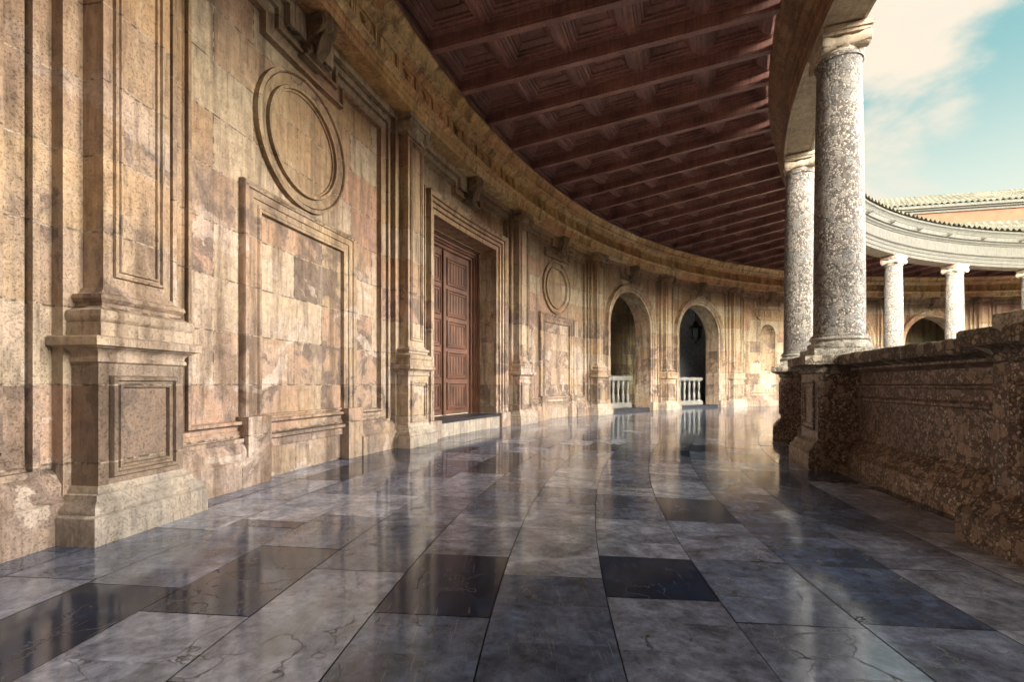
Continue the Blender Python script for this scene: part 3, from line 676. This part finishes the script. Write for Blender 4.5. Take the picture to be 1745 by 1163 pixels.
# ------------------------------------------------------------------ coffered timber ceiling
ceil = empty('coffered_ceiling', 'dark red brown coffered timber ceiling with radial beams over the gallery', 'ceiling')
RA, RB = 15.93, 20.55; BS = BAY/4
def ring_pt(a, r, z): return (r*math.cos(T0-a), r*math.sin(T0-a), z)
def beam_mesh(g):
    for hw, z0, z1 in ((.05, 5.715, 5.75), (.062, 5.75, 5.775), (.05, 5.775, 5.90), (.062, 5.90, 5.925), (.078, 5.925, 6.1)):
        rs = []
        for i in range(2):
            r = (15.7, 20.85)[i]
            rs.append([ring_pt(-hw/r, r, z0), ring_pt(hw/r, r, z0), ring_pt(hw/r, r, z1), ring_pt(-hw/r, r, z1)])
        g.rings(rs)
bm0 = build(mesh_of(beam_mesh), 'ceiling_beam', M_WOODC, ceil, -(-.03)*BAY-(-8*BS))
for k in range(-7, 56):
    o = bm0.copy(); C.objects.link(o); o.rotation_euler.z = .03*BAY-k*BS
NC = 5; DR = (RB-RA)/NC
def coffer_mesh(g, j, cell=0.0):
    ra, rb = RA+j*DR, RA+(j+1)*DR; half = BS/2
    steps = [(0.0, 5.89), (.03, 5.875), (.06, 5.875), (.065, 5.90), (.095, 5.90), (.10, 5.925), (.15, 5.93), (.155, 5.96), (.185, 5.965), (.19, 6.0), (.25, 6.05), (.265, 6.05), (.27, 6.065), (.285, 6.065), (.29, 6.05)]
    rs = []
    for ins, z in steps:
        q = []
        for (sx, r) in ((-1, ra+ins), (1, ra+ins), (1, rb-ins), (-1, rb-ins)):
            q.append(ring_pt(cell+sx*(half-(ins*.85+.05)/r), r, z))
        rs.append(q)
    rs = [[*q] for q in rs]; b = len(g.v)
    g.rings(rs, True, False); g.face(rs[-1][:])
cof = {}
vis = []
for k in range(-4, 44):
    for j in range(NC): vis.append((k, j))
def near(kj): a = T0-((kj[0]+.5)*BS-.03*BAY); r = RA+(kj[1]+.5)*DR; return (r*math.cos(a)-18.247)**2+(r*math.sin(a))**2 if r*math.sin(a) < -.4 else 1e6
vis.sort(key=near); asp = set(vis[:99])
for (k, j) in sorted(asp):
    a = .03*BAY-(k+.5)*BS
    if j not in cof:
        cof[j] = build(mesh_of(lambda g: coffer_mesh(g, j)), 'coffer', M_WOODC, ceil, a, smooth=0)
    else:
        o = cof[j].copy(); C.objects.link(o); o.rotation_euler.z = a
g = MB()
for k in range(-64, 64):
    for j in range(NC):
        if (k, j) not in asp: coffer_mesh(g, j, (k+.5)*BS-.03*BAY)
o = build(g, 'coffer', M_WOODC, ceil, smooth=0, merge=False); o['kind'] = 'stuff'
g = MB(); g.lathe([(15.6, 6.11), (21.7, 6.11)], n=256, caps=False); build(g, 'ceiling_boards', M_WOODC, ceil)
g = MB(); g.lathe([(20.50, 5.668), (20.50, 5.70), (20.53, 5.70), (20.55, 5.73), (20.58, 5.80), (20.55, 5.82), (20.56, 6.1)], n=256, caps=False); build(g, 'wall_moulding', M_WOODC, ceil)

# ------------------------------------------------------------------ colonnade: parapet, columns, entablature, roof
par = empty('parapet', 'dark red breccia parapet with moulded pedestals between gallery and courtyard', 'parapet')
def PC(s, z, r): return P(s, z, r, RC)
hbc = BAY*RC/2
def ped_ring(h, r1, z, r0=15.05): return [PC(-h, z, r0), PC(-h, z, r1), PC(-h/3, z, r1), PC(h/3, z, r1), PC(h, z, r1), PC(h, z, r0)]
def cp_body(g):
    g.rings([ped_ring(h, r, z, q) for h, r, z, q in [(.43, 15.865, 0, 15.04), (.43, 15.865, .15, 15.04), (.42, 15.855, .165, 15.05), (.425, 15.86, .19, 15.05), (.40, 15.835, .215, 15.06), (.385, 15.815, .235, 15.08), (.38, 15.81, .26, 15.1), (.355, 15.78, .285, 15.1), (.34, 15.755, .31, 15.12), (.33, 15.75, .33, 15.12), (.33, 15.75, 1.03, 15.12)]])
def cp_panel(g):
    g.frame([(-.22, .40), (.22, .40), (.22, .95), (-.22, .95)][::-1], [(0, 0), (-.0, -.02), (-.02, -.028), (-.035, -.01), (-.05, -.01), (-.06, .0)], R=RC)
def cp_cap(g):
    g.rings([ped_ring(h, r, z, q) for h, r, z, q in [(.331, 15.752, 1.02, 15.12), (.345, 15.77, 1.035, 15.11), (.345, 15.77, 1.055, 15.11), (.35, 15.78, 1.075, 15.1), (.375, 15.83, 1.105, 15.06), (.385, 15.86, 1.11, 15.03), (.395, 15.885, 1.12, 15.02), (.395, 15.885, 1.20, 15.02), (.385, 15.875, 1.215, 15.03)]])
ped = build(mesh_of(cp_body), 'pedestal', M_PAR, par)
# the panel frame has to face the gallery: shift it to the dado face
g = MB()
dr0 = 15.70
def shifted_frame(g, path, prof, rface):
    q = MB(); q.frame(path, [(o, 0) for o, d in prof], R=RC)
    # rebuild with its own radius
    n = len(prof)
    for i, v in enumerate(q.v):
        o, d = prof[i % n]; k = (rface+d)/math.hypot(v[0], v[1]); q.v[i] = (v[0]*k, v[1]*k, v[2])
    b = len(g.v); g.v += q.v; g.f += [tuple(x+b for x in f) for f in q.f]
shifted_frame(g, [(-.22, .40), (.22, .40), (.22, .95), (-.22, .95)], [(0, 0), (0, .018), (.018, .024), (.03, .008), (.045, .005), (.055, .016), (.07, .016), (.075, .003)], 15.75)
build(g, 'panel_frame', M_PAR, ped)
build(mesh_of(cp_cap), 'pedestal_cap', M_COPE, ped)
def pp_body(g):
    g.arc([(15.12, 0), (15.52, 0), (15.52, .13), (15.51, .15), (15.515, .18), (15.49, .20), (15.47, .23), (15.465, .25), (15.44, .27), (15.42, .30), (15.38, .34), (15.38, .735), (15.42, .745), (15.425, .77), (15.40, .79), (15.40, .87), (15.415, .88), (15.415, .895), (15.36, .91), (15.36, 1.02), (15.43, 1.045), (15.46, 1.055), (15.46, 1.08), (15.15, 1.08)], .30*RC/RC, 2*hbc-.30, R=RC, step=.15)
def pp_cope(g):
    rr = random.Random(3)
    prof = [(15.12, 1.075), (15.46, 1.075), (15.50, 1.09), (15.54, 1.105), (15.575, 1.11), (15.585, 1.13), (15.585, 1.195), (15.57, 1.215), (15.05, 1.22), (15.04, 1.12)]
    n = 40; rs = []
    for i in range(n+1):
        s = .32+(2*hbc-.64)*i/n
        rs.append([PC(s, z+(rr.gauss(0, .003) if z > 1.1 else 0), r+rr.gauss(0, .003)) for r, z in prof])
    g.rings(rs, True, True)
def pp_recess(g):
    shifted_frame(g, [(.62, .42), (2*hbc-.62, .42), (2*hbc-.62, .84), (.62, .84)], [(0, 0), (0, .012), (.02, .016), (.03, .003)], 15.40)
pb = build(mesh_of(pp_body), 'parapet_panel', M_PAR, par); pc = build(mesh_of(pp_cope), 'coping', M_COPE, par)
for u in range(-3, 11):
    if u != 0:
        copy_tree(ped, par, rot(u))
        for q in (pb, pc): o = q.copy(); C.objects.link(o); o.rotation_euler.z = rot(u)

# columns
def shaft(g):
    n = 16; pr = []
    for i in range(n+1):
        t = i/n; r = .243-.034*t**1.8; pr.append((r, .245+t*(2.98)))
    pr = [(.262, .205), (.262, .23), (.247, .238)]+pr+[(.214, 3.235), (.228, 3.24), (.233, 3.255), (.228, 3.27), (.209, 3.275), (.208, 3.33)]
    g.lathe(pr, n=56)
def cbase(g):
    g.lathe([(.28, .075), (.298, .085), (.305, .105), (.298, .13), (.28, .14), (.27, .145), (.264, .155), (.262, .165), (.272, .172), (.282, .178), (.285, .188), (.278, .203), (.255, .207)], n=48)
def cplinth(g): g.cbox(-.31, .31, -.31, .31, -.005, .076)
def ccap(g):
    K = -.05
    g.lathe([(.209, 3.30), (.225, 3.335), (.245, 3.37), (.25, 3.40), (.235, 3.42), (.20, 3.43)], n=40)
    for sg in (-1, 1):
        n = 24; c = sg*.195; cz = 3.375; q = .082
        rs = []
        for x, k in ((-.215, .92), (-.21, 1), (-.175, 1), (-.13, .78), (-.05, .66), (-.03, .78), (.03, .78), (.05, .66), (.13, .78), (.175, 1), (.21, 1), (.215, .92)):
            rs.append([(x, c+q*k*math.cos(2*PI*i/n), cz+q*k*math.sin(2*PI*i/n)) for i in range(n)])
        g.rings(rs)
        for sx in (-1, 1):
            pts = []
            for i in range(37):
                t = i/36; an = PI/2-sg*2*PI*2.1*t; rr = (q-.007)*(1-t)**.9+.008
                pts.append((sx*.218, c+rr*math.cos(an), cz+rr*math.sin(an)))
            g.tube(pts, .009, 5)
    for sx in (-1, 1): g.cbox(sx*.18-.03, sx*.18+.03, -.18, .18, 3.40, 3.455)
    g.cbox(-.222, .222, -.24, .24, 3.452, 3.485); g.cbox(-.238, .238, -.262, .262, 3.485, 3.538)
CL = {0: 'out of view column, its plinth block showing at the right edge on the parapet',
      1: 'nearest and thickest grey pebbled stone column standing on the dark parapet',
      2: 'second column of the row, mottled grey, just left of and behind the nearest column',
      3: 'third column of the row, a pale sliver showing between the two nearest columns',
      4: 'fourth column of the row, standing hidden right behind the nearest column',
      5: 'left of the two small pale columns across the court, right of the nearest column',
      6: 'right one of the two small pale columns across the court, before an arch',
      7: 'far column across the court cut by the right edge of the picture',
      8: 'far column across the court just past the right edge of the picture'}
col0 = None
for u in range(0, 8):
    a = T0-u*BAY; loc = (RC*math.cos(a), RC*math.sin(a), 1.218)
    if col0 is None:
        col0 = empty('stone_column', CL[u], 'column', loc, a, 'columns of the court colonnade')
        build(mesh_of(shaft), 'shaft', M_COL, col0); build(mesh_of(cbase), 'column_base', M_CBASE, col0); build(mesh_of(cplinth), 'plinth_block', M_CBASE, col0); build(mesh_of(ccap), 'capital', M_PALE, col0)
    else:
        c = copy_tree(col0); c.parent = None; c.location = loc; c.rotation_euler.z = a; c['label'] = CL[u]

ent = empty('colonnade_entablature', 'curved stone entablature carried on the columns round the open court', 'entablature')
def ring_part(prof, name, mat, parent, sm=30):
    g = MB(); g.lathe(prof, n=320, caps=False); return build(g, name, mat, parent, smooth=sm)
ring_part([(15.29, 4.76), (15.29, 4.85), (15.275, 4.855), (15.275, 4.96), (15.26, 4.965), (15.26, 5.04), (15.24, 5.065), (15.22, 5.08), (15.22, 5.12), (15.30, 5.125)], 'architrave', M_COURT, ent)
ring_part([(15.30, 5.125), (15.30, 5.42)], 'frieze', M_COURT, ent)
ring_part([(15.30, 5.42), (15.28, 5.43), (15.275, 5.46), (15.25, 5.49), (15.24, 5.50), (15.24, 5.53), (15.225, 5.545), (15.21, 5.55), (15.195, 5.555), (15.195, 5.68), (15.185, 5.685), (15.18, 5.71), (15.155, 5.78), (15.13, 5.81), (15.12, 5.815), (15.12, 5.86), (15.3, 5.88)], 'cornice', M_COURT, ent)
ring_part([(15.29, 4.76), (15.32, 4.76), (15.33, 4.775), (15.65, 4.775), (15.66, 4.76), (15.70, 4.76)], 'soffit', M_SOFF, ent)
ring_part([(15.70, 4.76), (15.70, 4.80), (15.715, 4.805), (15.715, 4.90), (15.735, 4.905), (15.735, 5.02), (15.755, 5.03), (15.755, 5.09), (15.78, 5.11), (15.82, 5.13), (15.82, 5.16), (15.75, 5.17), (15.75, 5.42), (15.77, 5.425), (15.785, 5.46), (15.82, 5.48), (15.82, 5.54), (15.85, 5.56), (15.88, 5.60), (15.90, 5.605), (15.90, 5.66), (15.915, 5.67), (15.93, 5.72), (15.93, 5.80)], 'gallery_face', M_ENTIN, ent)
def lion(g):
    g.lathe([(.02, 0), (.06, .01), (.075, .05), (.06, .1), (.03, .13), (.0, .135)], (0, 0, 0), 10)
for u in range(3, 10):
    for i in range(2):
        g = MB(); a = (u+.25+.5*i)*BAY; c = Vector(ring_pt(a, 15.20, 5.62)); rad = Vector((c.x, c.y, 0)).normalized()
        g.tube([tuple(c+rad*.05), tuple(c-rad*.03), tuple(c-rad*.09), tuple(c-rad*.14)], [.05, .055, .04, .02], 8)
        build(g, 'water_spout', M_COURT, ent)

roof = empty('tiled_gallery_roof', 'low clay tiled roof ringing the court above the gallery', 'roof')
ZR0, ZR1, RR0, RR1 = 5.90, 8.45, 15.07, 21.75
def tiles(u0, u1, per, nr):
    g = MB(); n = int((u1-u0)*per)*6
    a0 = u0*BAY
    def fn(i, j):
        a = a0+(u1-u0)*BAY*i/n; jj = j//2; top = j % 2
        t = jj/nr + (0.985/nr if top else 0); r = RR0+(RR1-RR0)*t; z = ZR0+(ZR1-ZR0)*t+(-.025 if top else .02)
        ph = (i % 6)/6*2*PI; z += .045*math.cos(ph)*(1 if True else 0)
        rr = random.Random(int(i//6)*131+jj); z += rr.gauss(0, .006)
        return ring_pt(a, r, z)
    b = len(g.v); m_ = 2*nr
    for i in range(n+1):
        for j in range(m_): g.v.append(fn(i, j))
    for i in range(n):
        for j in range(m_-1):
            q = b+i*m_+j; g.f.append((q, q+1, q+m_+1, q+m_))
    return g
build(tiles(2, 11, 13, 16), 'tile_rows', M_TILE, roof, merge=False, smooth=60)
g = MB(); g.arc([(15.14, 5.85), (15.12, 5.875), (RR1, 8.35), (RR1, 6.12)], 2*2*HB, 11*2*HB); build(g, 'roof_boards', M_COURT, roof)
g = MB(); g.arc([(15.2, 6.12), (RR1, 6.6)], 11*2*HB, 34*2*HB); build(g, 'rear_roof', M_TILE, roof)  # unseen side, flattened so that the low sun passes over it
# upper block of the palace behind
up = empty('upper_building', 'ochre plastered upper storey with long tiled roof beyond the courtyard', 'building')
A = Vector((6.5, -26.4, 0)); B = Vector((-14.0, -21.9, 0)); nrm = Vector((-(B-A).y, (B-A).x, 0)).normalized()
if nrm.y > 0: nrm = -nrm
def quadmb(pts): g = MB(); g.face([tuple(p) for p in pts]); return g
g = MB(); Z0, ZE = 6.0, 9.90
p0, p1, p2, p3 = A, B, B+nrm*9, A+nrm*9
g.rings([[tuple(p+Vector((0, 0, z))) for p in (p0, p1, p2, p3)] for z in (Z0, ZE)]); build(g, 'wall', M_PLAST, up)
g = MB()
for (o_, z0, z1) in ((.10, 9.85, 9.97), (.22, 9.97, 10.05), (.34, 10.05, 10.17)):
    g.rings([[tuple(p+Vector((0, 0, z))) for p in (p0-nrm*o_, p1-nrm*o_, p1+nrm*.2, p0+nrm*.2)] for z in (z0, z1)])
build(g, 'eaves_cornice', M_COURT, up)
g = MB(); L = (B-A).length; d = (B-A).normalized(); n = int(L/.26)*6; nr = 9
for i in range(n+1):
    for j in range(2*nr):
        t = (j//2)/nr+(.985/nr if j % 2 else 0); top = j % 2
        q = A+d*(L*i/n)-nrm*.42+nrm*(4.9*t); z = 10.19+(2.15-.0*i)*t+(-.03 if top else .02)+.05*math.cos((i % 6)/6*2*PI)
        g.v.append((q.x, q.y, z))
for i in range(n):
    for j in range(2*nr-1):
        q = i*2*nr+j; g.f.append((q, q+1, q+2*nr+1, q+2*nr))
build(g, 'tile_roof', M_TILE, up, merge=False, smooth=60)
for o in S.objects:
    if o.get('category') and not o.get('kind'): o['kind'] = 'thing'
